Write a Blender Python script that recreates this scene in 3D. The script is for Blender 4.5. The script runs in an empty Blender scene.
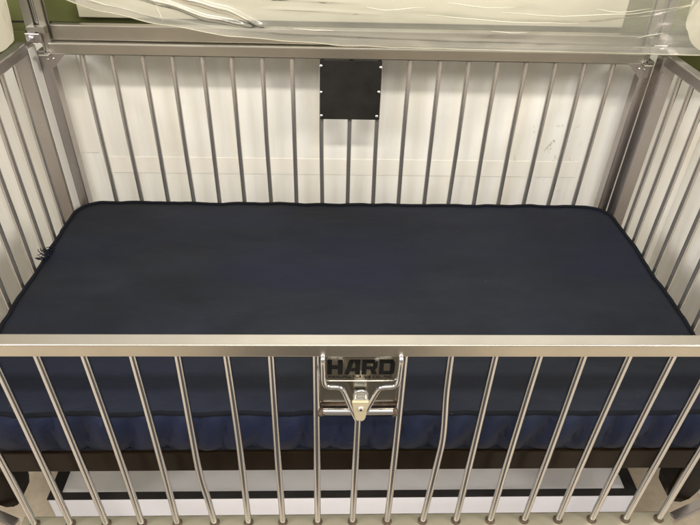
import bpy, bmesh, math, random
from mathutils import Vector, Matrix, noise
random.seed(7)
S = 0.075                      # one bar spacing in metres; every length below is in bar spacings
scn = bpy.context.scene
COL = scn.collection

# ------------------------------------------------------------------ materials
def new_mat(name):
    m = bpy.data.materials.new(name); m.use_nodes = True
    nt = m.node_tree; nt.nodes.clear()
    out = nt.nodes.new('ShaderNodeOutputMaterial')
    b = nt.nodes.new('ShaderNodeBsdfPrincipled')
    nt.links.new(b.outputs[0], out.inputs[0])
    return m, nt, b, out

def coords(nt, scale=(1, 1, 1), rot=(0, 0, 0)):
    tc = nt.nodes.new('ShaderNodeTexCoord'); mp = nt.nodes.new('ShaderNodeMapping')
    mp.inputs['Scale'].default_value = scale; mp.inputs['Rotation'].default_value = rot
    nt.links.new(tc.outputs['Object'], mp.inputs[0]); return mp.outputs[0]

def noise_tex(nt, vec, scale, detail=4, rough=.55, dist=0):
    n = nt.nodes.new('ShaderNodeTexNoise'); n.inputs['Scale'].default_value = scale
    n.inputs['Detail'].default_value = detail; n.inputs['Roughness'].default_value = rough
    n.inputs['Distortion'].default_value = dist
    nt.links.new(vec, n.inputs['Vector']); return n.outputs['Fac']

def ramp(nt, fac, stops):
    r = nt.nodes.new('ShaderNodeValToRGB'); e = r.color_ramp.elements
    while len(e) < len(stops): e.new(.5)
    for i, (p, c) in enumerate(stops):
        e[i].position = p; e[i].color = (*c, 1) if len(c) == 3 else c
    nt.links.new(fac, r.inputs[0]); return r.outputs[0]

def mixc(nt, fac, a, b, mode='MIX'):
    n = nt.nodes.new('ShaderNodeMix'); n.data_type = 'RGBA'; n.blend_type = mode
    for s, v in ((0, fac), (6, a), (7, b)):
        if hasattr(v, 'links'): nt.links.new(v, n.inputs[s])
        elif s == 0: n.inputs[0].default_value = v
        else: n.inputs[s].default_value = (*v, 1)
    return n.outputs[2]

def bump(nt, b, h, strength, dist, prev=None):
    n = nt.nodes.new('ShaderNodeBump'); n.inputs['Strength'].default_value = strength
    n.inputs['Distance'].default_value = dist; nt.links.new(h, n.inputs['Height'])
    if prev is not None: nt.links.new(prev, n.inputs['Normal'])
    nt.links.new(n.outputs[0], b.inputs['Normal']); return n.outputs[0]

def steel(name, c1, c2, rough, stretch, bs=.05):
    m, nt, b, o = new_mat(name)
    b.inputs['Metallic'].default_value = 1
    f = noise_tex(nt, coords(nt, stretch), 60, 3)
    g = noise_tex(nt, coords(nt), 9, 5, .65)
    col = mixc(nt, g, c1, c2)
    nt.links.new(col, b.inputs['Base Color'])
    r = nt.nodes.new('ShaderNodeMapRange'); r.inputs[3].default_value = rough - .07; r.inputs[4].default_value = rough + .12
    nt.links.new(g, r.inputs[0]); nt.links.new(r.outputs[0], b.inputs['Roughness'])
    bump(nt, b, f, bs, .0006)
    return m

M = {}
M['rail'] = steel('brushed_steel_rail', (.47, .445, .395), (.36, .34, .30), .32, (.04, 1, 1))
M['bar'] = steel('polished_steel_bar', (.53, .53, .54), (.42, .42, .43), .16, (1, 1, .05), .03)
M['bar_dull'] = steel('dull_steel_bar', (.58, .55, .52), (.46, .435, .41), .19, (1, 1, .05), .04)
M['bar_dull'].node_tree.nodes['Principled BSDF'].inputs['Metallic'].default_value = .88
M['dull'] = steel('dull_dirty_steel', (.46, .42, .31), (.28, .25, .18), .42, (.1, 1, 1), .1)
M['dull'].node_tree.nodes['Principled BSDF'].inputs['Metallic'].default_value = .65
M['post'] = steel('brushed_steel_post', (.50, .465, .45), (.38, .35, .34), .27, (1, 1, .04))
M['painted_reflection'] = steel('pale_reflection_metal', (.62, .60, .56), (.52, .50, .46), .5, (1, 1, .04))  # pale colour stands in for a bright reflection on the left post
M['painted_reflection'].node_tree.nodes['Principled BSDF'].inputs['Metallic'].default_value = .35
M['plate'] = steel('mirror_steel_plate', (.58, .54, .44), (.36, .33, .26), .17, (.1, 1, 1))
M['cast'] = steel('brass_tinted_casting', (.74, .67, .48), (.62, .55, .38), .42, (1, 1, 1))
M['cast'].node_tree.nodes['Principled BSDF'].inputs['Metallic'].default_value = .7
M['bolt'] = steel('zinc_bolt', (.75, .74, .72), (.6, .6, .6), .25, (1, 1, 1))

def plain(name, c1, c2, rough, nscale=8, bs=.1, bd=.001, detail=5, spec=None, stretch=(1, 1, 1), bscale=None):
    m, nt, b, o = new_mat(name)
    g = noise_tex(nt, coords(nt, stretch), nscale, detail, .6)
    nt.links.new(ramp(nt, g, [(.3, c1), (.7, c2)]), b.inputs['Base Color'])
    b.inputs['Roughness'].default_value = rough
    if spec is not None: b.inputs['Specular IOR Level'].default_value = spec
    if bs: bump(nt, b, noise_tex(nt, coords(nt, stretch), bscale or nscale * 6, 4), bs, bd)
    return m

M['black'] = plain('black_plastic', (.010, .009, .008), (.018, .016, .014), .55, 14, .15, .0006, spec=.1)
M['rim'] = plain('black_rim', (.012, .011, .010), (.022, .02, .018), .6, 14, .2, .0006, spec=.1)
M['white_shell'] = plain('white_laminate', (.60, .61, .69), (.66, .67, .74), .4, 3, .05, .0005)
M['inner'] = plain('pale_grey_lining', (.78, .75, .72), (.84, .81, .78), .4, 3, .05, .0005)
M['green'] = plain('olive_green_paint', (.058, .062, .014), (.076, .080, .020), .5, 4, .2, .001)
M['cream'] = plain('cream_board', (.42, .395, .30), (.48, .45, .345), .45, 2, .08, .001)
M['rubber'] = plain('black_rubber', (.010, .009, .008), (.03, .024, .02), .6, 20, .3, .001)
M['letter'] = plain('black_ink', (.004, .004, .004), (.007, .007, .007), .6, 20, 0, spec=.1)
M['rust'] = plain('rusty_weld', (.030, .017, .010), (.10, .062, .036), .75, 90, .7, .003)
M['thread'] = plain('navy_thread', (.004, .005, .010), (.008, .010, .018), .9, 30, 0, spec=.1)

# dark bronze enamel on the bed frame: glossy
m, nt, b, o = new_mat('dark_bronze_enamel')
g = noise_tex(nt, coords(nt), 7, 5, .6)
nt.links.new(ramp(nt, g, [(.3, (.005, .0028, .0012)), (.7, (.011, .0065, .003))]), b.inputs['Base Color'])
b.inputs['Roughness'].default_value = .28; b.inputs['Specular IOR Level'].default_value = .08
bump(nt, b, noise_tex(nt, coords(nt), 60, 3), .1, .001)
M['bronze'] = m

# navy coated nylon
def nylon(name, c1, c2, rough, crease, blue=(.0060, .0082, .0190)):
    m, nt, b, o = new_mat(name)
    v = coords(nt, (1, 2.2, 1))
    g = noise_tex(nt, v, 3.2, 6, .62, .4)
    col = ramp(nt, g, [(.36, c1), (.64, c2)])
    big = noise_tex(nt, coords(nt, (.8, 1.8, 1)), 2.1, 3, .5, .3)
    col = mixc(nt, ramp(nt, big, [(.42, (0, 0, 0)), (.62, (.75, .75, .75))]), col, blue)
    sp = noise_tex(nt, coords(nt), 130, 2, .5)
    dust = ramp(nt, sp, [(.745, (0, 0, 0)), (.78, (1, 1, 1))])
    mm = nt.nodes.new('ShaderNodeMath'); mm.operation = 'MULTIPLY'; mm.inputs[1].default_value = .16
    nt.links.new(dust, mm.inputs[0])
    col = mixc(nt, mm.outputs[0], col, (.25, .25, .27))
    nt.links.new(col, b.inputs['Base Color'])
    b.inputs['Roughness'].default_value = rough
    b.inputs['Specular IOR Level'].default_value = .2
    b.inputs['Sheen Weight'].default_value = .0
    b.inputs['Sheen Roughness'].default_value = .5
    b.inputs['Sheen Tint'].default_value = (.35, .42, .6, 1)
    p = bump(nt, b, noise_tex(nt, coords(nt, (1, 2.6, 1)), 5, 5, .6, .6), crease, .02)
    w = noise_tex(nt, coords(nt), 700, 2)
    bump(nt, b, w, .15, .0006, p)
    return m
M['nylon'] = nylon('navy_nylon', (.0055, .0068, .0105), (.0105, .0125, .018), .7, .35)
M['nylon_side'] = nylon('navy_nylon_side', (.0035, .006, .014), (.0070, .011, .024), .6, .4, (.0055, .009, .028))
M['piping'] = nylon('black_navy_piping', (.0020, .0025, .004), (.0035, .0042, .007), .9, .3, (.003, .004, .007))

# concrete floor
m, nt, b, o = new_mat('worn_concrete')
v = coords(nt)
g1 = noise_tex(nt, v, 2.2, 8, .65, .6); g2 = noise_tex(nt, v, 28, 5, .7)
c = ramp(nt, g1, [(.3, (.36, .30, .22)), (.5, (.50, .42, .32)), (.72, (.58, .50, .40))])
c = mixc(nt, ramp(nt, g2, [(.35, (.0, .0, .0)), (.75, (.35, .35, .35))]), c, (.16, .13, .10))
g3 = noise_tex(nt, v, 1.7, 3, .5)
c = mixc(nt, 1.0, c, ramp(nt, g3, [(.36, (.72, .71, .70)), (.6, (1.12, 1.12, 1.12))]), 'MULTIPLY')
nt.links.new(c, b.inputs['Base Color']); b.inputs['Roughness'].default_value = .5
bump(nt, b, g2, .25, .003)
M['floor'] = m

# scuffed white board wall
def wall_mat(name, stain):
    m, nt, b, o = new_mat(name)
    streak = noise_tex(nt, coords(nt, (6, 6, .5)), 2.2, 4, .55)
    c = ramp(nt, streak, [(.3, (.69, .66, .59)), (.5, (.78, .76, .71)), (.7, (.72, .68, .58))])
    blot = noise_tex(nt, coords(nt), 3.5, 6, .65)
    c = mixc(nt, ramp(nt, blot, [(.52, (0, 0, 0)), (.8, (.5, .5, .5))]), c, (.62, .57, .47))
    if stain:
        # small brown scuffs gathered in one area of the board (at X 5..9.5, Z -2.6..0)
        sp = noise_tex(nt, coords(nt, (1, 1, .6)), 42, 3, .75, .8)
        spots = ramp(nt, sp, [(.61, (0, 0, 0)), (.70, (1, 1, 1))])
        gr = nt.nodes.new('ShaderNodeTexGradient'); gr.gradient_type = 'SPHERICAL'
        tc = nt.nodes.new('ShaderNodeTexCoord'); mp = nt.nodes.new('ShaderNodeMapping')
        mp.inputs['Location'].default_value = (-8.1 * S / .17, 0, 1.2 * S / .17)
        mp.inputs['Scale'].default_value = (1 / .17, 0, 1 / .17)
        nt.links.new(tc.outputs['Object'], mp.inputs[0]); nt.links.new(mp.outputs[0], gr.inputs[0])
        k = nt.nodes.new('ShaderNodeMath'); k.operation = 'MULTIPLY'
        nt.links.new(spots, k.inputs[0]); nt.links.new(gr.outputs['Fac'], k.inputs[1])
        k2 = nt.nodes.new('ShaderNodeMath'); k2.operation = 'MULTIPLY'; k2.inputs[1].default_value = 1.6
        k2.use_clamp = True; nt.links.new(k.outputs[0], k2.inputs[0])
        c = mixc(nt, k2.outputs[0], c, (.50, .44, .34))
    nt.links.new(c, b.inputs['Base Color']); b.inputs['Roughness'].default_value = .38
    p = bump(nt, b, noise_tex(nt, coords(nt, (5, 5, .6)), 2.5, 4), .35, .012)
    bump(nt, b, noise_tex(nt, coords(nt), 40, 4), .08, .002, p)
    return m
M['wall'] = wall_mat('scuffed_white_board', True)
M['wall_side'] = wall_mat('white_board_side', False)
M['tape'] = plain('white_tape', (.74, .705, .63), (.78, .745, .67), .38, 5, .1, .001)

# clear milky vinyl
def vinyl(name, milk, tint):
    m = bpy.data.materials.new(name); m.use_nodes = True; nt = m.node_tree; nt.nodes.clear()
    o = nt.nodes.new('ShaderNodeOutputMaterial')
    tr = nt.nodes.new('ShaderNodeBsdfTransparent'); tr.inputs[0].default_value = (.90, .90, .87, 1)
    gl = nt.nodes.new('ShaderNodeBsdfGlossy'); gl.inputs['Roughness'].default_value = .2
    gl.inputs[0].default_value = (1, .98, .93, 1)
    df = nt.nodes.new('ShaderNodeBsdfDiffuse'); df.inputs[0].default_value = (*tint, 1)
    tl = nt.nodes.new('ShaderNodeBsdfTranslucent'); tl.inputs[0].default_value = (*tint, 1)
    bp = nt.nodes.new('ShaderNodeBump'); bp.inputs['Strength'].default_value = .45; bp.inputs['Distance'].default_value = .004
    nt.links.new(noise_tex(nt, coords(nt, (.6, 1, 2.2)), 9, 3, .45, 1.0), bp.inputs['Height'])
    for n in (gl, df): nt.links.new(bp.outputs[0], n.inputs['Normal'])
    a = nt.nodes.new('ShaderNodeMixShader'); a.inputs[0].default_value = .4
    nt.links.new(df.outputs[0], a.inputs[1]); nt.links.new(tl.outputs[0], a.inputs[2])
    g = noise_tex(nt, coords(nt, (1, 1, 2)), 4, 5, .6, .5)
    mr = nt.nodes.new('ShaderNodeMapRange'); mr.inputs[3].default_value = milk * .6; mr.inputs[4].default_value = milk * 1.4
    nt.links.new(g, mr.inputs[0])
    c = nt.nodes.new('ShaderNodeMixShader'); nt.links.new(mr.outputs[0], c.inputs[0])
    nt.links.new(tr.outputs[0], c.inputs[1]); nt.links.new(a.outputs[0], c.inputs[2])
    fr = nt.nodes.new('ShaderNodeFresnel'); fr.inputs[0].default_value = 1.5
    nt.links.new(bp.outputs[0], fr.inputs['Normal'])
    fm = nt.nodes.new('ShaderNodeMath'); fm.operation = 'MULTIPLY_ADD'; fm.inputs[1].default_value = .8; fm.inputs[2].default_value = .02
    fm.use_clamp = True; nt.links.new(fr.outputs[0], fm.inputs[0])
    d = nt.nodes.new('ShaderNodeMixShader'); nt.links.new(fm.outputs[0], d.inputs[0])
    nt.links.new(c.outputs[0], d.inputs[1]); nt.links.new(gl.outputs[0], d.inputs[2])
    nt.links.new(d.outputs[0], o.inputs[0]); return m
M['vinyl'] = vinyl('clear_vinyl', .30, (.62, .61, .55))
M['vinyl_thick'] = vinyl('folded_vinyl', .72, (.62, .575, .46))

M['crease'] = vinyl('crease_glint_vinyl', .85, (.92, .90, .80))  # lighter tint puts the glints of the creases into the colour
# ------------------------------------------------------------------ mesh helpers
def box(bm, x0, x1, y0, y1, z0, z1, bev=0.0, seg=2):
    vs = [bm.verts.new((x, y, z)) for x in (x0, x1) for y in (y0, y1) for z in (z0, z1)]
    fs = [(0, 1, 3, 2), (4, 6, 7, 5), (0, 4, 5, 1), (2, 3, 7, 6), (0, 2, 6, 4), (1, 5, 7, 3)]
    faces = [bm.faces.new([vs[i] for i in f]) for f in fs]
    if bev:
        es = list({e for f in faces for e in f.edges})
        bmesh.ops.bevel(bm, geom=es, offset=bev, segments=seg, profile=.5, affect='EDGES')

def tube(bm, pts, r, n=12, closed=False, sub=6, smooth_path=True):
    pts = [Vector(p) for p in pts]
    if smooth_path and len(pts) > 2:                       # Catmull-Rom
        q = []
        N = len(pts); rng = range(N if closed else N - 1)
        for i in rng:
            g = (lambda k: pts[k % N]) if closed else (lambda k: pts[min(max(k, 0), N - 1)])
            a, b_, c, d = g(i - 1), g(i), g(i + 1), g(i + 2)
            for s in range(sub):
                t = s / sub
                q.append(.5 * ((2 * b_) + (-a + c) * t + (2 * a - 5 * b_ + 4 * c - d) * t * t + (-a + 3 * b_ - 3 * c + d) * t ** 3))
        if not closed: q.append(pts[-1])
        pts = q
    rings = []; N = len(pts)
    up = None
    for i, p in enumerate(pts):
        if closed: t = pts[(i + 1) % N] - pts[i - 1]
        else: t = pts[min(i + 1, N - 1)] - pts[max(i - 1, 0)]
        t.normalize()
        if up is None: up = t.orthogonal().normalized()
        up = (up - t * up.dot(t)).normalized(); w = t.cross(up)
        rr = r[min(i, len(r) - 1)] if isinstance(r, (list, tuple)) else r
        rings.append([bm.verts.new(p + (up * math.cos(a) + w * math.sin(a)) * rr) for a in [2 * math.pi * k / n for k in range(n)]])
    for i in range(N if closed else N - 1):
        A, B = rings[i], rings[(i + 1) % N]
        for k in range(n):
            f = bm.faces.new((A[k], A[(k + 1) % n], B[(k + 1) % n], B[k])); f.smooth = True
    if not closed:
        for rg in (rings[0][::-1], rings[-1]): bm.faces.new([bm.verts.new(v.co) for v in rg])

def prism(bm, poly, y0, y1):            # polygon in X-Z extruded along Y
    a = [bm.verts.new((x, y0, z)) for x, z in poly]; b_ = [bm.verts.new((x, y1, z)) for x, z in poly]
    bm.faces.new(a); bm.faces.new(b_[::-1]); n = len(poly)
    for i in range(n): bm.faces.new((a[i], b_[i], b_[(i + 1) % n], a[(i + 1) % n]))

def dome(bm, c, r, axis, h, n=16):      # round screw head pointing along axis
    c = Vector(c); ax = Vector(axis).normalized(); u = ax.orthogonal().normalized(); w = ax.cross(u)
    prev = None
    for rr, hh in ((1, 0), (1, .25), (.86, .6), (.6, .85), (.28, .98)):
        ring = [bm.verts.new(c + (u * math.cos(2 * math.pi * k / n) + w * math.sin(2 * math.pi * k / n)) * r * rr + ax * h * hh) for k in range(n)]
        if prev:
            for k in range(n):
                f = bm.faces.new((prev[k], prev[(k + 1) % n], ring[(k + 1) % n], ring[k])); f.smooth = True
        prev = ring
    bm.faces.new(prev)

def link(name, bm, m, parent=None, **props):
    bmesh.ops.recalc_face_normals(bm, faces=bm.faces[:])
    me = bpy.data.meshes.new(name)
    for v in bm.verts: v.co *= S
    bm.to_mesh(me); bm.free()
    for mm in (m if isinstance(m, list) else [m]): me.materials.append(mm)
    o = bpy.data.objects.new(name, me); COL.objects.link(o)
    if parent: o.parent = parent
    for k, v in props.items(): o[k] = v
    return o

def mk(fn, *a, **k):
    bm = bmesh.new(); fn(bm, *a, **k); return bm

def empty(name, label, category, **props):
    o = bpy.data.objects.new(name, None); COL.objects.link(o); o.empty_display_size = .1
    o['label'] = label; o['category'] = category
    for k, v in props.items(): o[k] = v
    return o

# ------------------------------------------------------------------ dimensions
FZ = -11.62            # floor
D = 11.12             # back panel depth
BRZ0, BRZ1 = 2.98, 3.38
SX = 10.8             # side panels
GB = -6.71            # gate bottom

# ------------------------------------------------------------------ setting
bm = bmesh.new()
vs = [bm.verts.new(p) for p in ((-90, -90, FZ), (90, -90, FZ), (90, 90, FZ), (-90, 90, FZ))]
bm.faces.new(vs)
link('floor', bm, M['floor'], kind='structure')

WB, WX, WT = 12.4, 14.0, 3.02
mat = link('unseen_reflection_mat', mk(box, -6.2, 5.0, -21, -3.6, FZ + .004, FZ + .16, .05), M['rubber'])  # added out of view so the steel has something dark to reflect
mat['label'] = 'unseen dark mat added in front of the crib to darken the reflections in its steel'; mat['category'] = 'mat'

wall = empty('wall', 'white board wall with olive green band above, running behind the long back rail', 'wall')
link('white_board', mk(box, -WX, WX, WB, WB + .3, FZ, WT, .02), M['wall'], wall)
link('green_band', mk(box, -WX, WX, WB + .06, WB + .3, WT + .004, 6.6, 0), M['green'], wall)
for gx0, gx1 in ((-WX + .05, -11.3), (11.3, WX - .05)):
    link('green_band', mk(box, gx0, gx1, WB - .025, WB + .055, 2.3, WT + .3, .005), M['green'], wall)
bm = bmesh.new(); box(bm, -9.75, 9.4, WB - .016, WB - .004, -2.17, -1.46, .004)
link('tape_strip', bm, M['tape'], wall)
bm = bmesh.new(); box(bm, -11.2, -9.78, WB - .02, WB - .004, -1.3, 2.9, .004)
link('joint_cover', bm, M['tape'], wall)
bm = bmesh.new(); box(bm, -12, 12, WB + .03, WB + .058, 3.60, 3.64)
link('seam', bm, M['black'], wall)
for sx, side in ((-1, 'left'), (1, 'right')):
    w = empty('wall', 'white side board with green band above, beyond the %s end bars' % side, 'wall')
    a, b_ = sorted((sx * WX, sx * (WX + .3)))
    link('white_board', mk(box, a, b_, -3, WB + .3, FZ, .95, .02), M['wall_side'], w)
    a, b_ = sorted((sx * (WX + .06), sx * (WX + .3)))
    link('green_band', mk(box, a, b_, -3, WB + .3, .954, 5.6), M['green'], w)

cb = link('hanging_board', mk(box, -9.3, 9.55, WB - .12, WB - .01, 3.84, 6.5, .03), M['cream'])
cb['label'] = 'cream board on the green wall, seen through the clear vinyl'; cb['category'] = 'board'

# ------------------------------------------------------------------ crib
crib = empty('hospital_crib', 'stainless steel barred hospital crib with a lowered front gate and latch', 'crib')
crib.location = (0, 0, 0)

# back panel
bp = bmesh.new(); box(bp, -10.02, 10.05, D - .17, D + .2, BRZ0, BRZ1, .05, 3)
back_rail = link('back_rail', bp, M['rail'], crib)
bp = bmesh.new(); box(bp, -9.9, 9.95, D + .04, D + .36, 3.40, 3.90, .04, 3)
link('canopy_rail', bp, M['rail'], crib)
dx_b = {-9: .03, -8: .0, -7: .02, -4: -.03, 3: .03, 6: -.02}
for i in range(-9, 10):
    x = i * 1.0077 + dx_b.get(i, 0)
    bm = bmesh.new(); w = random.uniform(-.02, .02)
    tube(bm, [(x, D, BRZ0 + .05), (x + w, D, 0), (x - w * .5, D, -3), (x, D, -5.6)], .086)
    link('back_bar', bm, M['bar_dull'], crib)
link('back_lower_rail', mk(box, -10.3, 10.3, D - .2, D + .2, -6.0, -5.55, .05), M['rail'], crib)

# black cover plate on back panel
pl = link('cover_plate', mk(box, -1.07, 1.05, D - .20, D - .10, .86, 2.965, .02), M['black'], crib, label='square black plate screwed over the middle back bars')
for x, z in ((-1.03, 2.78), (-1.03, 1.86), (-1.02, 1.0), (1.0, 2.76), (.98, 1.9), (.95, 1.0)):
    link('screw', mk(dome, (x, D - .2, z), .06, (0, -1, 0), .05), M['bolt'], pl)

# corners
for sx in (-1, 1):
    side = 'left' if sx < 0 else 'right'
    def xr(a, b_): return sorted((sx * a, sx * b_))
    bm = bmesh.new(); a, b_ = xr(10.63, 11.16); ch_ = .05
    pg = [(11.16, 10.8), (10.63 + ch_, 10.8), (10.63, 10.8 + ch_), (10.63, 11.33), (11.16, 11.33)]
    lo = [bm.verts.new((sx * x, y, FZ + 1.4)) for x, y in pg]; hi = [bm.verts.new((sx * x, y, 3.28)) for x, y in pg]
    bm.faces.new(lo); bm.faces.new(hi[::-1])
    for k in range(5): bm.faces.new((lo[k], hi[k], hi[(k + 1) % 5], lo[(k + 1) % 5]))
    bmesh.ops.bevel(bm, geom=bm.edges[:], offset=.02, segments=2, affect='EDGES')
    cpost = link('corner_post', bm, M['post'], crib)
    if sx < 0:  # reflection on the left post's inner face, put in as a pale strip
        link('post_reflection_strip', mk(box, -10.628, -10.595, 10.79, 11.335, FZ + 1.45, 3.2, .008), M['painted_reflection'], cpost, label='added pale strip standing in for the bright reflection on the inner face of the post')
    bm = bmesh.new(); a, b_ = xr(10.25, 10.62); box(bm, a, b_, 11.35, 11.8, -6.2, 2.98, .03)
    link('panel_post', bm, M['post'], crib)
    # canopy channel post: two flanges and a rod in between
    cp = bmesh.new()
    a, b_ = xr(10.30, 10.58); box(cp, a, b_, 10.98, 11.06, 3.34, 8.8, .015)
    a, b_ = xr(9.90, 10.12); box(cp, a, b_, 10.98, 11.06, 3.05, 8.8, .015)
    a, b_ = xr(9.90, 10.58); box(cp, a, b_, 11.22, 11.30, 3.40, 8.8, .015)
    ch = link('canopy_post', cp, M['rail'], crib)
    bm = bmesh.new(); tube(bm, [(sx * 10.20, 11.10, 3.0), (sx * 10.20, 11.10, 8.7)], .045, 10, smooth_path=False)
    tube(bm, [(sx * 10.27, 11.12, 3.3), (sx * 10.27, 11.12, 8.7)], .03, 8, smooth_path=False)
    link('rod', bm, M['bar'], ch)
    # clamp shelf, bolt, gusset
    bm = bmesh.new(); prism(bm, [(sx * 10.45, 3.92), (sx * 9.88, 3.94), (sx * 9.88, 3.72), (sx * 10.2, 3.80), (sx * 10.45, 3.84)], 10.70, 10.97)
    link('clamp_bracket', bm, M['rail'], crib)
    bm = bmesh.new(); box(bm, *xr(10.12, 10.62), 10.84, 10.96, 3.40, 3.70, .03)
    bk = link('hinge_block', bm, M['post'], crib)
    link('bolt', mk(dome, (sx * 10.42, 10.84, 3.56), .10, (0, -1, 0), .09), M['bolt'], bk)
    bm = bmesh.new(); prism(bm, [(sx * 10.29, 3.03), (sx * 9.50, 3.03), (sx * 9.98, 2.56), (sx * 10.29, 2.56)], 10.93, 10.965)
    gs = link('gusset', bm, M['post'], crib)
    for gx, gz in ((10.12, 2.84), (9.93, 2.86)):
        link('screw', mk(dome, (sx * gx, 10.93, gz), .045, (0, -1, 0), .03, 10), M['bolt'], gs)
    bm = bmesh.new(); box(bm, *xr(9.96, 10.30), 10.72, 10.93, 2.99, 3.05, .012)
    link('stop_tab', bm, M['rail'], crib)

    # end panel
    a, b_ = xr(10.63, 10.98)
    link('end_rail', mk(box, a, b_, .2, 10.79, 3.03, 3.40, .05, 3), M['post'], crib)
    ys = [10.3, 9.82, 9.02, 8.12, 7.17, 6.2, 5.25, 4.3, 3.33, 2.36, 1.4]
    if sx < 0: ys = [10.02, 9.05, 8.13, 7.16, 6.2, 5.22, 4.27, 3.3, 2.35, 1.4]
    else: ys = ys[1:]
    for y in ys:
        bm = bmesh.new(); w = random.uniform(-.015, .015)
        tube(bm, [(sx * SX, y, 3.08), (sx * SX, y + w, 0), (sx * SX, y, -5.6)], .086)
        link('end_bar', bm, M['bar_dull'], crib)
    link('end_lower_rail', mk(box, a, b_, .2, 10.79, -6.0, -5.55, .05), M['rail'], crib)
    # front corner post carrying the gate
    link('corner_post', mk(box, *xr(11.2, 11.7), -.35, .15, FZ + 1.4, 3.28, .035), M['post'], crib)

# mattress deck and bronze frame
deck = link('mattress_deck', mk(box, -10.35, 10.35, .78, 10.9, -4.40, -4.27, .02), M['bronze'], crib)
link('bed_frame', mk(box, -11.05, 11.05, .60, .77, -5.08, -4.26, .03, 3), M['bronze'], crib)
for sx in (-1, 1):
    a, b_ = sorted((sx * 10.30, sx * 11.05))
    # rounded end bracket dropping from the frame
    bm = bmesh.new()
    poly = [(sx * 10.15, -5.0), (sx * 11.2, -5.0), (sx * 11.2, -7.4), (sx * 11.05, -7.9), (sx * 10.8, -8.1), (sx * 10.5, -8.05), (sx * 10.28, -7.8), (sx * 10.15, -7.3)]
    prism(bm, poly, 1.35, 2.1)
    bmesh.ops.bevel(bm, geom=bm.edges[:], offset=.05, segments=2, affect='EDGES')
    link('end_bracket', bm, M['bronze'], crib)
    a, b_ = sorted((sx * 10.35, sx * 11.0))
    link('frame_leg', mk(box, a, b_, 9.5, 10.0, FZ + 1.5, -4.5, .05), M['bronze'], crib)
    # slanting foot tube in front
    bm = bmesh.new()
    p0 = Vector((sx * 10.22, .78, -8.05)); p1 = Vector((sx * 11.9, 1.45, -8.05))
    d = (p1 - p0).normalized(); n = Vector((-d.y, d.x, 0)) * .15; u = Vector((0, 0, .12))
    vv = [bm.verts.new(q) for q in (p0 - n - u, p0 + n - u, p0 + n + u, p0 - n + u, p1 - n - u, p1 + n - u, p1 + n + u, p1 - n + u)]
    for f in ((0, 1, 2, 3), (7, 6, 5, 4), (0, 4, 5, 1), (1, 5, 6, 2), (2, 6, 7, 3), (3, 7, 4, 0)): bm.faces.new([vv[k] for k in f])
    bmesh.ops.bevel(bm, geom=bm.edges[:], offset=.04, segments=2, affect='EDGES')
    link('foot_brace', bm, M['post'], crib)
    # casters
    for y, ox in ((-.1, .8), (9.75, 0)):
        cs = bmesh.new()
        tube(cs, [(sx * (10.55 + ox), y, FZ + .75), (sx * (10.8 + ox), y, FZ + .75)], .74, 24, smooth_path=False)
        wl = link('caster', cs, M['rubber'], crib)
        bm = bmesh.new(); box(bm, *sorted((sx * (10.42 + ox), sx * (10.48 + ox))), y - .2, y + .2, FZ + .6, FZ + 1.55, .02)
        box(bm, *sorted((sx * (10.87 + ox), sx * (10.93 + ox))), y - .2, y + .2, FZ + .6, FZ + 1.55, .02)
        link('fork', bm, M['post'], wl)

# tray under the crib
tr = empty('storage_tray', 'shallow white storage tray with black rim below the crib', 'tray')
TZ = -9.5; ty0, ty1 = 2.52, 9.0; TX = 10.38; TB = -11.45
bm = bmesh.new()
box(bm, -TX + .02, TX - .02, ty0 + .02, ty0 + .14, TB, TZ - .07, .015)
box(bm, -TX + .02, -TX + .14, ty0 + .15, ty1, TB, TZ - .07, .015)
box(bm, TX - .14, TX - .02, ty0 + .15, ty1, TB, TZ - .07, .015)
box(bm, -TX + .15, TX - .15, ty1 - .12, ty1, TB, TZ - .07, .015)
link('tray_shell', bm, M['white_shell'], tr)
bm = bmesh.new()
box(bm, -TX, TX, ty0, ty0 + .27, TZ - .06, TZ, .012)
box(bm, -TX, -TX + .42, ty0 + .275, ty1, TZ - .06, TZ, .012)
box(bm, TX - .42, TX, ty0 + .275, ty1, TZ - .06, TZ, .012)
box(bm, -TX + .43, TX - .43, ty1 - .27, ty1, TZ - .06, TZ, .012)
link('tray_rim', bm, M['rim'], tr)
bm = bmesh.new()
def hopper(bm, top, bot, zt, zb):     # (x0,x1,y0,y1) at the rim and at the bottom
    def ring(r, z): return [bm.verts.new(p) for p in ((r[0], r[2], z), (r[1], r[2], z), (r[1], r[3], z), (r[0], r[3], z))]
    a, b_ = ring(top, zt), ring(bot, zb)
    for k in range(4): bm.faces.new((a[k], a[(k + 1) % 4], b_[(k + 1) % 4], b_[k]))
    bm.faces.new(b_)
hopper(bm, (-TX + .16, TX - .16, ty0 + .15, ty1 - .14), (-9.35, 9.25, ty0 + .45, ty1 - .5), TZ - .075, TZ - .62)
link('tray_lining', bm, M['inner'], tr)
# shelf runners that carry the tray, part of the crib
for sx in (-1, 1):
    link('tray_runner', mk(box, *sorted((sx * 10.40, sx * 10.52)), 2.9, 9.9, TZ - .9, TZ - .6, .02), M['bronze'], crib)
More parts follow.
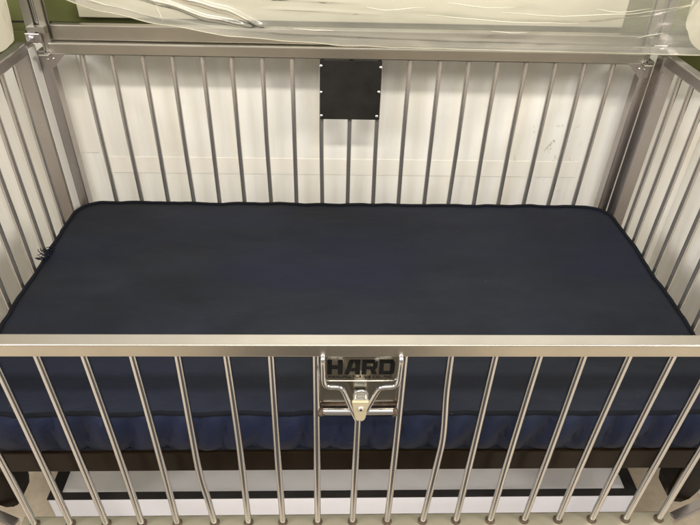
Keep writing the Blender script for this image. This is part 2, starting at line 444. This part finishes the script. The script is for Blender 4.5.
# ------------------------------------------------------------------ front gate (parts of the crib)
link('gate_top_rail', mk(box, -10.95, 10.95, -.18, .17, .20, .565, .035, 3), M['rail'], crib)
link('gate_bottom_rail', mk(box, -9.42, 9.42, -.25, .27, GB - .45, GB, .06, 3), M['dull'], crib)
ft = {-7: -.06, -6: -.05, -5: .0, -4: -.02, -3: .05, -2: .02, 1: -.03, 6: .04, 7: .05}
for i in range(-9, 10):
    x = i + ft.get(i, 0) * .8; xb = i
    z0 = .24 if i else -1.82
    if i == -4: pts = [(x, 0, z0), (-4.04, 0, -1.2), (-4.07, .0, -3.0), (-4.08, .0, -4.0), (-4.06, .0, -4.7), (-4.01, 0, -5.4), (-3.94, .0, GB)]
    elif i == 2: pts = [(x, 0, z0), (2.05, .0, -1.1), (2.14, .0, -2.3), (2.17, .0, -3.0), (2.15, 0, -3.7), (2.10, 0, -5), (2.03, 0, GB)]
    elif i == -3: pts = [(x, 0, z0), (x + .02, 0, -3), (-2.98, 0, GB)]
    else:
        w = random.uniform(-.02, .02); pts = [(x, 0, z0), ((x + xb) / 2 + w, 0, -3.2), (xb, 0, GB)]
    bm = bmesh.new(); tube(bm, pts, .089, 16, sub=8)
    if i in (-4, 2):
        b_ = link('gate_bar', bm, M['bar'], crib, label='gate bar bent out of line near its lower half')
    else: b_ = link('gate_bar', bm, M['bar'], crib)
    # stained weld where the bar enters the bottom rail
    bm = bmesh.new(); r_ = [.125, .14, .118]
    tube(bm, [(pts[-1][0], 0, GB - .02), (pts[-1][0], 0, GB + .03), (pts[-1][0], 0, GB + .07)], r_, 12, smooth_path=False)
    link('weld', bm, M['rust'], b_)
for sx in (-1, 1):
    link('gate_guide', mk(tube, [(sx * 10.7, .0, -.02), (sx * 10.7, .0, GB - 2)], .1, 12, smooth_path=False), M['bar'], crib)

# latch
lt = link('latch_plate', mk(box, -.93, 1.0, .125, .165, -2.08, .02, .01), M['plate'], crib, label='shiny steel plate with black lettering behind the latch')
link('crossbar', mk(tube, [(-.96, .02, -1.83), (-.3, .02, -1.84), (.97, .02, -1.83)], .095, 14), M['bar'], lt)
for x in (-.9, .91):
    bm = bmesh.new(); bmesh.ops.create_icosphere(bm, subdivisions=3, radius=.115)
    for v in bm.verts:
        v.co *= 1 + .35 * noise.noise(v.co * 14 + Vector((x, 0, 0))); v.co += Vector((x, 0, -1.83))
    for f in bm.faces: f.smooth = True
    link('weld', bm, M['rust'], lt)
bm = bmesh.new(); tube(bm, [(-.9, .10, -1.70), (-.2, .105, -1.70), (.93, .10, -1.69)], .035, 8)
link('weld_seam', bm, M['rust'], lt)
# wire handle, a W of bent rod
def mir(p, s, c=.01): return (c + s * (p[0]), p[1], p[2])
half = [(.85, -.17, .26), (.85, -.24, .25), (.85, -.30, .17), (.845, -.31, -.1), (.84, -.31, -.38), (.80, -.31, -.53), (.70, -.31, -.60), (.54, -.31, -.61), (.43, -.31, -.66), (.36, -.30, -.82), (.20, -.24, -1.4), (.055, -.17, -1.90)]
bm = bmesh.new()
for s in (-1, 1): tube(bm, [mir(p, s) for p in half], .06, 12, sub=6)
link('latch_handle', bm, M['bar'], crib)
bm = bmesh.new()
prism(bm, [(-.18, -1.17), (-.17, -1.13), (.23, -1.13), (.24, -1.17), (.15, -1.76), (.11, -1.81), (-.03, -1.81), (-.08, -1.76)], -.30, -.22)
bmesh.ops.bevel(bm, geom=bm.edges[:], offset=.018, segments=2, affect='EDGES')
lk = link('latch_catch', bm, M['cast'], crib)
link('screw', mk(dome, (.04, -.30, -1.37), .075, (0, -1, 0), .045), M['bolt'], lk)
bm = bmesh.new(); dome(bm, (.04, -.335, -1.37), .035, (0, -1, 0), .02, 6); link('socket', bm, M['letter'], lk)
bm = bmesh.new(); box(bm, -.12, .19, -.22, .10, -1.24, -1.14, .03)
tube(bm, [(-.12, -.20, -1.15), (-.10, -.16, -.98), (.04, -.14, -.93), (.16, -.16, -.98), (.18, -.20, -1.15)], .045, 8)
link('catch_hook', bm, M['bar'], lk)

# lettering on the plate
def put(rects, ox, oz, w, h, bm):
    for poly in rects: prism(bm, [(ox + x * w, oz + z * h) for x, z in poly], .112, .1245)
H = [[(0, 0), (.30, 0), (.30, 1), (0, 1)], [(.301, .38), (.68, .38), (.68, .62), (.301, .62)], [(.681, 0), (1, 0), (1, .90), (.95, 1), (.681, 1)]]
A = [[(0, 0), (.28, 0), (.62, 1), (.36, 1), (.27, .93)], [(.621, .76), (.68, .76), (.68, 1), (.621, 1)], [(.681, 0), (1, 0), (1, 1), (.681, 1)], [(.381, .22), (.68, .22), (.68, .42), (.45, .42)]]
Rr = [[(0, 0), (.29, 0), (.29, 1), (0, 1)], [(.291, .79), (.88, .79), (.80, 1), (.291, 1)], [(.70, .50), (.94, .44), (1, .56), (1, .84), (.93, .96), (.88, .789), (.70, .785)],
      [(.291, .36), (.88, .36), (.939, .438), (.70, .495), (.699, .54), (.291, .54)], [(.52, .359), (.84, .359), (1, 0), (.70, 0)]]
Dd = [[(0, 0), (.29, 0), (.29, 1), (0, 1)], [(.291, .79), (.70, .79), (.86, 1), (.291, 1)], [(.291, 0), (.86, 0), (.70, .21), (.291, .21)],
      [(.701, .211), (.861, .0), (.96, .10), (1, .25), (1, .75), (.96, .90), (.861, 1), (.701, .789)]]
bm = bmesh.new()
w = .355; x = -.745
for L in (H, A, Rr, Dd):
    put(L, x, -.66, w, .46, bm); x += w + .04
link('lettering', bm, M['letter'], lt, label='bold black letters HARD')
cu = bpy.data.curves.new('small_text', 'FONT'); cu.body = 'MANUFACTURING CO., INC.'; cu.size = 1; cu.extrude = .01
to = bpy.data.objects.new('small_text_tmp', cu); COL.objects.link(to)
dg = bpy.context.evaluated_depsgraph_get(); dg.update()
me = bpy.data.meshes.new_from_object(to.evaluated_get(dg))
bpy.data.objects.remove(to)
xs = [v.co.x for v in me.vertices]; x0, x1 = min(xs), max(xs)
for v in me.vertices:
    cx = (v.co.x - x0) / (x1 - x0)
    v.co = Vector(((-.72 + cx * 1.5) * S, (.119 - v.co.z * .3) * S, (-.79 + v.co.y * .11) * S))
me.name = 'small_lettering'; me.materials.clear(); me.materials.append(M['letter'])
so = bpy.data.objects.new('small_lettering', me); COL.objects.link(so); so.parent = lt
so['label'] = 'small black words MANUFACTURING CO., INC.'
bm = bmesh.new()
tube(bm, [(-.80, .118, -.1), (-.80, .118, -.78), (-.77, .118, -.85), (-.7, .118, -.88), (.72, .118, -.88), (.82, .118, -.84), (.87, .118, -.75), (.87, .118, -.1)], .010, 6, sub=3)
link('decal_edge', bm, M['bolt'], lt)

# ------------------------------------------------------------------ mattress
mt = empty('mattress', 'navy blue nylon crib mattress with dark piped edges, lying between the bars', 'mattress')
HX, Y0, Y1 = 10.36, .72, 10.97
def outline(n_side=150, r=.95):
    pts = []
    def arc(cx, cy, a0):
        return [(cx + r * math.cos(a0 + math.pi / 2 * k / 16), cy + r * math.sin(a0 + math.pi / 2 * k / 16)) for k in range(17)]
    def seg(p, q, n): return [(p[0] + (q[0] - p[0]) * k / n, p[1] + (q[1] - p[1]) * k / n) for k in range(1, n)]
    c1 = arc(HX - r, Y1 - r, 0); c2 = arc(-HX + r, Y1 - r, math.pi / 2); c3 = arc(-HX + r, Y0 + r, math.pi); c4 = arc(HX - r, Y0 + r, 1.5 * math.pi)
    pts = c1 + seg(c1[-1], c2[0], n_side) + c2 + seg(c2[-1], c3[0], 70) + c3 + seg(c3[-1], c4[0], n_side) + c4 + seg(c4[-1], c1[0], 70)
    return pts
ol = outline()
N = len(ol)
def nrm(i):
    a, b_ = ol[i - 1], ol[(i + 1) % N]; t = Vector((b_[0] - a[0], b_[1] - a[1])).normalized(); return Vector((t.y, -t.x))
def wob(i, ph=0):
    x, y = ol[i]; return noise.noise(Vector((x * .9 + ph, y * .9, ph)))
def edge_z(i): return -2.77 + .05 * wob(i, 3)
def edge_p(i, k=0):
    n = nrm(i); o_ = .055 * wob(i, 9) + .035 * noise.noise(Vector((ol[i][0] * 2.6, ol[i][1] * 2.6, 4)))
    return Vector((ol[i][0] + n.x * o_, ol[i][1] + n.y * o_, edge_z(i)))
TOPC = (0, (Y0 + Y1) / 2)
def top_z(x, y, t):
    crown = .10 * (1 - math.exp(-t * 14))
    return crown + .035 * noise.noise(Vector((x * .35, y * .7, 1))) * min(1, t * 8) + .02 * noise.noise(Vector((x * 1.1, y * 2.2, 5))) * min(1, t * 8)
ts = [0, .008, .02, .04, .07, .11, .16, .21, .26, .31, .36, .41, .46]
bm = bmesh.new(); rings = []
def inset(i, t):
    e = edge_p(i); k = min(1, t * 3); e = Vector((e.x + (ol[i][0] - e.x) * k, e.y + (ol[i][1] - e.y) * k, e.z)); tx = max(-8, min(8, e.x)); x = tx + (e.x - tx) * (1 - t); y = TOPC[1] + (e.y - TOPC[1]) * (1 - t)
    k = min(1, t * 5); return x, y, e.z * (1 - k) - 2.77 * k
for t in ts:
    ring = []
    for i in range(N):
        x, y, z = inset(i, t); ring.append(bm.verts.new((x, y, z + top_z(x, y, t))))
    rings.append(ring)
for A_, B_ in zip(rings, rings[1:]):
    for i in range(N): bm.faces.new((A_[i], A_[(i + 1) % N], B_[(i + 1) % N], B_[i])).smooth = True
L_ = rings[-1]; rows = []
for i in range(183):                       # middle: straight rungs from the far side to the near side
    a, b_ = L_[i], L_[434 - i]; row = [a]
    for j in range(1, 70):
        if i == 0: row.append(L_[(504 - j) % 504]); continue
        if i == 182: row.append(L_[182 + j]); continue
        p = a.co.lerp(b_.co, j / 70); row.append(bm.verts.new((p.x, p.y, -2.77 + top_z(p.x, p.y, 1))))
    rows.append(row + [b_])
for A_, B_ in zip(rows, rows[1:]):
    for j in range(70): bm.faces.new((A_[j], B_[j], B_[j + 1], A_[j + 1])).smooth = True
link('top_panel', bm, M['nylon'], mt)
bm = bmesh.new(); rings = []
prof = [(0, 0), (.05, .07), (.095, .2), (.12, .38), (.125, .55), (.105, .75), (.06, .92), (0, 1)]
for o_, s in prof:
    ring = []
    for i in range(N):
        e = edge_p(i); n = nrm(i)
        x, y = ol[i]
        puff = .6 + .5 * noise.noise(Vector((x * 1.1, y * 1.1, s * 1.3 + 20))) + .25 * noise.noise(Vector((x * 3, y * 3, s * 3 + 7)))
        hold = 1 if y < 2 else .3
        puff += 2.1 * abs(math.cos(math.pi * x / .92 + 1.5 * noise.noise(Vector((x * .5, 3, s * .8))) + 1.1 * (s - .5))) ** .55 - 1.3
        of = o_ * (.5 + puff) * hold * 1.1
        ring.append(bm.verts.new((e.x + n.x * of, e.y + n.y * of, e.z + (-4.235 - e.z) * s)))
    rings.append(ring)
for A_, B_ in zip(rings, rings[1:]):
    for i in range(N): bm.faces.new((A_[i], B_[i], B_[(i + 1) % N], A_[(i + 1) % N])).smooth = True
bm.faces.new(rings[-1])
link('side_band', bm, M['nylon_side'], mt)
bm = bmesh.new(); tube(bm, [edge_p(i) + Vector((nrm(i).x, nrm(i).y, 0)) * .03 + Vector((0, 0, .035)) for i in range(N)], .058, 8, closed=True, smooth_path=False)
link('top_piping', bm, M['piping'], mt)
bm = bmesh.new(); tube(bm, [Vector((ol[i][0] + nrm(i).x * .02, ol[i][1] + nrm(i).y * .02, -4.19 + .03 * wob(i, 5))) for i in range(N)], .055, 8, closed=True, smooth_path=False)
link('bottom_piping', bm, M['piping'], mt)
# frayed corner of the seam on the left edge
bm = bmesh.new()
for k in range(20):
    b0 = Vector((-10.33 + random.uniform(-.05, .12), 7.5 + random.uniform(-.4, .4), -2.70))
    d = Vector((random.uniform(-.34, .08), random.uniform(-.22, .3), random.uniform(.04, .17)))
    tube(bm, [b0, b0 + d * .5 + Vector((random.uniform(-.08, .08), random.uniform(-.08, .08), .05)), b0 + d], [.022] * 5 + [.014] * 5 + [.005] * 4, 5, sub=5)
link('frayed_threads', bm, M['thread'], mt)

# ------------------------------------------------------------------ vinyl canopy cover
vc = empty('vinyl_cover', 'clear milky plastic canopy cover draped over the back canopy rail', 'plastic cover')
def interp(tab, x):
    if x <= tab[0][0]: return tab[0][1]
    for (a, u), (b_, v) in zip(tab, tab[1:]):
        if x <= b_:
            t = (x - a) / (b_ - a); t = t * t * (3 - 2 * t) * .5 + t * .5; return u + (v - u) * t
    return tab[-1][1]
low = [(-13, 5.7), (-9.6, 5.12), (-7.85, 4.54), (-5.9, 4.16), (-3.9, 3.86), (-1.7, 3.72), (0, 3.62), (5, 3.56), (9.5, 3.54), (13, 3.52)]
ridges = [  # (polyline x->z, height, width)
    ([(-8.5, 4.95), (-7.6, 4.75), (-5.7, 4.33), (-3.9, 4.08), (-1.5, 3.98), (4, 3.86), (10, 3.80)], .05, .05),
    ([(-6.2, 5.3), (-5.0, 4.97), (-4.0, 4.72), (-2.9, 4.24)], .30, .09),
    ([(-6.9, 5.1), (-5.8, 4.86), (-4.5, 4.42), (-3.2, 4.2)], .22, .08),
    ([(1.9, 4.68), (3.6, 4.57), (5.2, 4.47), (7.2, 4.45), (9.1, 4.68), (11, 5.15)], -.05, .09),
    ([(-2.6, 4.75), (-1.0, 4.72), (.6, 4.66)], .05, .04),
    ([(-8, 5.25), (-4, 5.12), (0, 5.0)], .05, .06),
]
def sheet_y(x, z, zl):
    y = 10.42 - .16 * (z - zl) ** .9 + .06 * noise.noise(Vector((x * .35, z * 1.4, 2))) + .015 * noise.noise(Vector((x * 1.3, z * 3, 8)))
    for tab, h, w in ridges:
        if tab[0][0] - .4 < x < tab[-1][0] + .4:
            f = min(1, (x - tab[0][0] + .4) / .8, (tab[-1][0] + .4 - x) / .8)
            y -= .5 * h * f * math.exp(-((z - interp(tab, x)) / w) ** 2)
    return y
def sheet(x0, x1, nx, nz, top):
    bm = bmesh.new(); g = []
    for i in range(nx + 1):
        x = x0 + (x1 - x0) * i / nx; zl = interp(low, x) + .02 * noise.noise(Vector((x * 1.2, 0, 0)))
        colv = []
        for j in range(nz + 1):
            z = zl + (top - zl) * (j / nz) ** 1.2
            colv.append(bm.verts.new((x, sheet_y(x, z, zl), z)))
        g.append(colv)
    for i in range(nx):
        for j in range(nz): bm.faces.new((g[i][j], g[i + 1][j], g[i + 1][j + 1], g[i][j + 1])).smooth = True
    return bm
link('back_drape', sheet(-13, 13, 420, 90, 6.4), M['vinyl'], vc)
# welded hem: doubled strip and bead along the lower edge
bm = bmesh.new(); g = []
for i in range(401):
    x = -13 + 26 * i / 400; zl = interp(low, x) + .02 * noise.noise(Vector((x * 1.2, 0, 0)))
    g.append([bm.verts.new((x, sheet_y(x, zl + dz, zl) - .035, zl + dz)) for dz in (0, .08, .16, .25)])
for i in range(400):
    for j in range(3): bm.faces.new((g[i][j], g[i + 1][j], g[i + 1][j + 1], g[i][j + 1])).smooth = True
link('hem', bm, M['vinyl'], vc)
bm = bmesh.new()
tube(bm, [Vector((-12.9 + 25.8 * i / 120, 0, 0)) for i in range(2)], .001, 4, smooth_path=False); bm.free()
bm = bmesh.new(); P = []
for i in range(161):
    x = -13 + 26 * i / 160; zl = interp(low, x) + .02 * noise.noise(Vector((x * 1.2, 0, 0))); P.append((x, sheet_y(x, zl, zl) - .02, zl))
tube(bm, P, .022, 6, smooth_path=False)
link('hem_bead', bm, M['vinyl_thick'], vc)
# sharp pressed creases in the film, their glints painted as pale beads
for tab in ([(-8.3, 4.93), (-7.4, 4.70), (-6.0, 4.38)], [(-6.0, 5.25), (-5.0, 4.99), (-4.0, 4.76), (-3.1, 4.36)], [(2.3, 4.66), (3.6, 4.58), (5.2, 4.49), (7.2, 4.47)],
            [(4.6, 4.80), (6.5, 4.70), (8.6, 4.82), (10.6, 5.12)], [(.4, 4.86), (1.0, 4.78), (2.2, 4.9)], [(2.9, 5.05), (4.2, 4.93), (5.0, 4.96)], [(-1.9, 4.16), (-1.2, 4.12), (-.6, 4.12)], [(4.4, 4.2), (5.1, 4.16), (5.6, 4.17)], [(7.6, 4.95), (8.3, 4.86), (9.3, 5.0)], [(9.2, 4.05), (9.6, 4.18), (10.0, 4.24)], [(-6.1, 5.0), (-6.05, 4.6), (-5.95, 4.28)]):
    P = []
    for k in range(41):
        x = tab[0][0] + (tab[-1][0] - tab[0][0]) * k / 40; z = interp(tab, x) + .015 * noise.noise(Vector((x * 2, 0, 3))); P.append((x, sheet_y(x, z, interp(low, x)) - .012, z))
    bm = bmesh.new(); tube(bm, P, [.003 + .006 * math.sin(math.pi * min(1, max(0, k / 40))) for k in range(41)], 6, smooth_path=False)
    link('crease', bm, M['crease'], vc)
# gathered side folds
def side_fold(sx, edge, mat):
    bm = bmesh.new(); g = []
    ny, nz = 90, 60
    for i in range(ny + 1):
        y = -1 + (edge[-1][0] + 1) * i / ny; zl = interp(edge, y); c = []
        for j in range(nz + 1):
            z = zl + (6.4 - zl) * j / nz
            x = sx * (10.62 + .16 * noise.noise(Vector((y * .9, z * .8, 3 + sx))) + .09 * math.sin(y * 3.1 + z * 1.3) + .05 * noise.noise(Vector((y * 3, z * 2, 9))))
            c.append(bm.verts.new((x, y, z)))
        g.append(c)
    for i in range(ny):
        for j in range(nz): bm.faces.new((g[i][j], g[i + 1][j], g[i + 1][j + 1], g[i][j + 1])).smooth = True
    return link('side_fold', bm, mat, vc)
side_fold(-1, [(-1, 3.7), (8.6, 3.66), (9.2, 3.62), (9.9, 3.74), (10.2, 4.0), (10.35, 4.6), (10.45, 8)], M['vinyl_thick'])
side_fold(1, [(-1, 4.0), (8, 4.05), (9.3, 4.1), (10.0, 4.5), (10.4, 5.0), (10.5, 8)], M['vinyl_thick'])

# ------------------------------------------------------------------ light
def area(name, loc, target, sx, sy, energy, col):
    l = bpy.data.lights.new(name, 'AREA'); l.shape = 'RECTANGLE'; l.size = sx; l.size_y = sy
    l.energy = energy; l.color = col
    o = bpy.data.objects.new(name, l); COL.objects.link(o); o.location = Vector(loc) * S
    d = (Vector(target) - Vector(loc)).normalized()
    o.rotation_euler = d.to_track_quat('-Z', 'Y').to_euler(); return o
area('ceiling_tube_lamp', (0, -22, 40), (0, 8, -2), 2.6, .2, 142, (1, .955, .885))
area('room_lamp', (-48, -24, 34), (6, 4, -4), 1.8, .9, 228, (.99, .97, .96))
area('room_lamp', (48, -24, 34), (-6, 4, -4), 1.8, .9, 228, (1, .955, .89))

wd = bpy.data.worlds.new('World'); scn.world = wd; wd.use_nodes = True
nt = wd.node_tree; nt.nodes.clear()
wo = nt.nodes.new('ShaderNodeOutputWorld'); bg = nt.nodes.new('ShaderNodeBackground')
tc = nt.nodes.new('ShaderNodeTexCoord'); sp = nt.nodes.new('ShaderNodeSeparateXYZ')
nt.links.new(tc.outputs['Generated'], sp.inputs[0])
mr = nt.nodes.new('ShaderNodeMapRange'); mr.inputs[1].default_value = -1; mr.inputs[2].default_value = 1
nt.links.new(sp.outputs[2], mr.inputs[0])
c = ramp(nt, mr.outputs[0], [(0, (.26, .22, .17)), (.42, (.42, .38, .33)), (.52, (.80, .75, .68)), (.7, (1.25, 1.17, 1.04)), (1, (1.35, 1.27, 1.13))])
# uneven room around the crib: brighter and darker stretches of wall and furniture
mp = nt.nodes.new('ShaderNodeMapping'); mp.inputs['Scale'].default_value = (3.2, 3.2, 1.2)
nt.links.new(tc.outputs['Generated'], mp.inputs[0])
rm = ramp(nt, noise_tex(nt, mp.outputs[0], 1.6, 2, .5), [(.36, (.40, .40, .42)), (.62, (1.5, 1.5, 1.46))])
c = mixc(nt, 1.0, c, rm, 'MULTIPLY')
my = nt.nodes.new('ShaderNodeMapRange'); my.inputs[1].default_value = -.2; my.inputs[2].default_value = .7
my.inputs[3].default_value = .8; my.inputs[4].default_value = 1.9
nt.links.new(sp.outputs[1], my.inputs[0])
c = mixc(nt, 1.0, c, my.outputs[0], 'MULTIPLY')
nt.links.new(c, bg.inputs[0]); bg.inputs[1].default_value = .75
nt.links.new(bg.outputs[0], wo.inputs[0])

# ------------------------------------------------------------------ camera
f_, pit, yaw, rol = 602.47, .642231, .043462, .031919
F = Vector((math.sin(yaw) * math.cos(pit), math.cos(yaw) * math.cos(pit), -math.sin(pit)))
R = F.cross(Vector((0, 0, 1))).normalized(); U = R.cross(F)
R2 = R * math.cos(rol) + U * math.sin(rol); U2 = -R * math.sin(rol) + U * math.cos(rol)
cd = bpy.data.cameras.new('camera'); cam = bpy.data.objects.new('camera', cd); COL.objects.link(cam)
mx = Matrix((R2, U2, -F)).transposed().to_4x4(); mx.translation = Vector((-.71829, -9.42561, 9.69842)) * S
cam.matrix_world = mx
cd.sensor_width = 36; cd.lens = f_ / 700 * 36; cd.clip_start = .02; cd.clip_end = 100
scn.camera = cam
scn.view_settings.view_transform = 'Standard'; scn.view_settings.look = 'None'
scn.view_settings.exposure = 0; scn.view_settings.gamma = 1
scn.cycles.transparent_max_bounces = 16
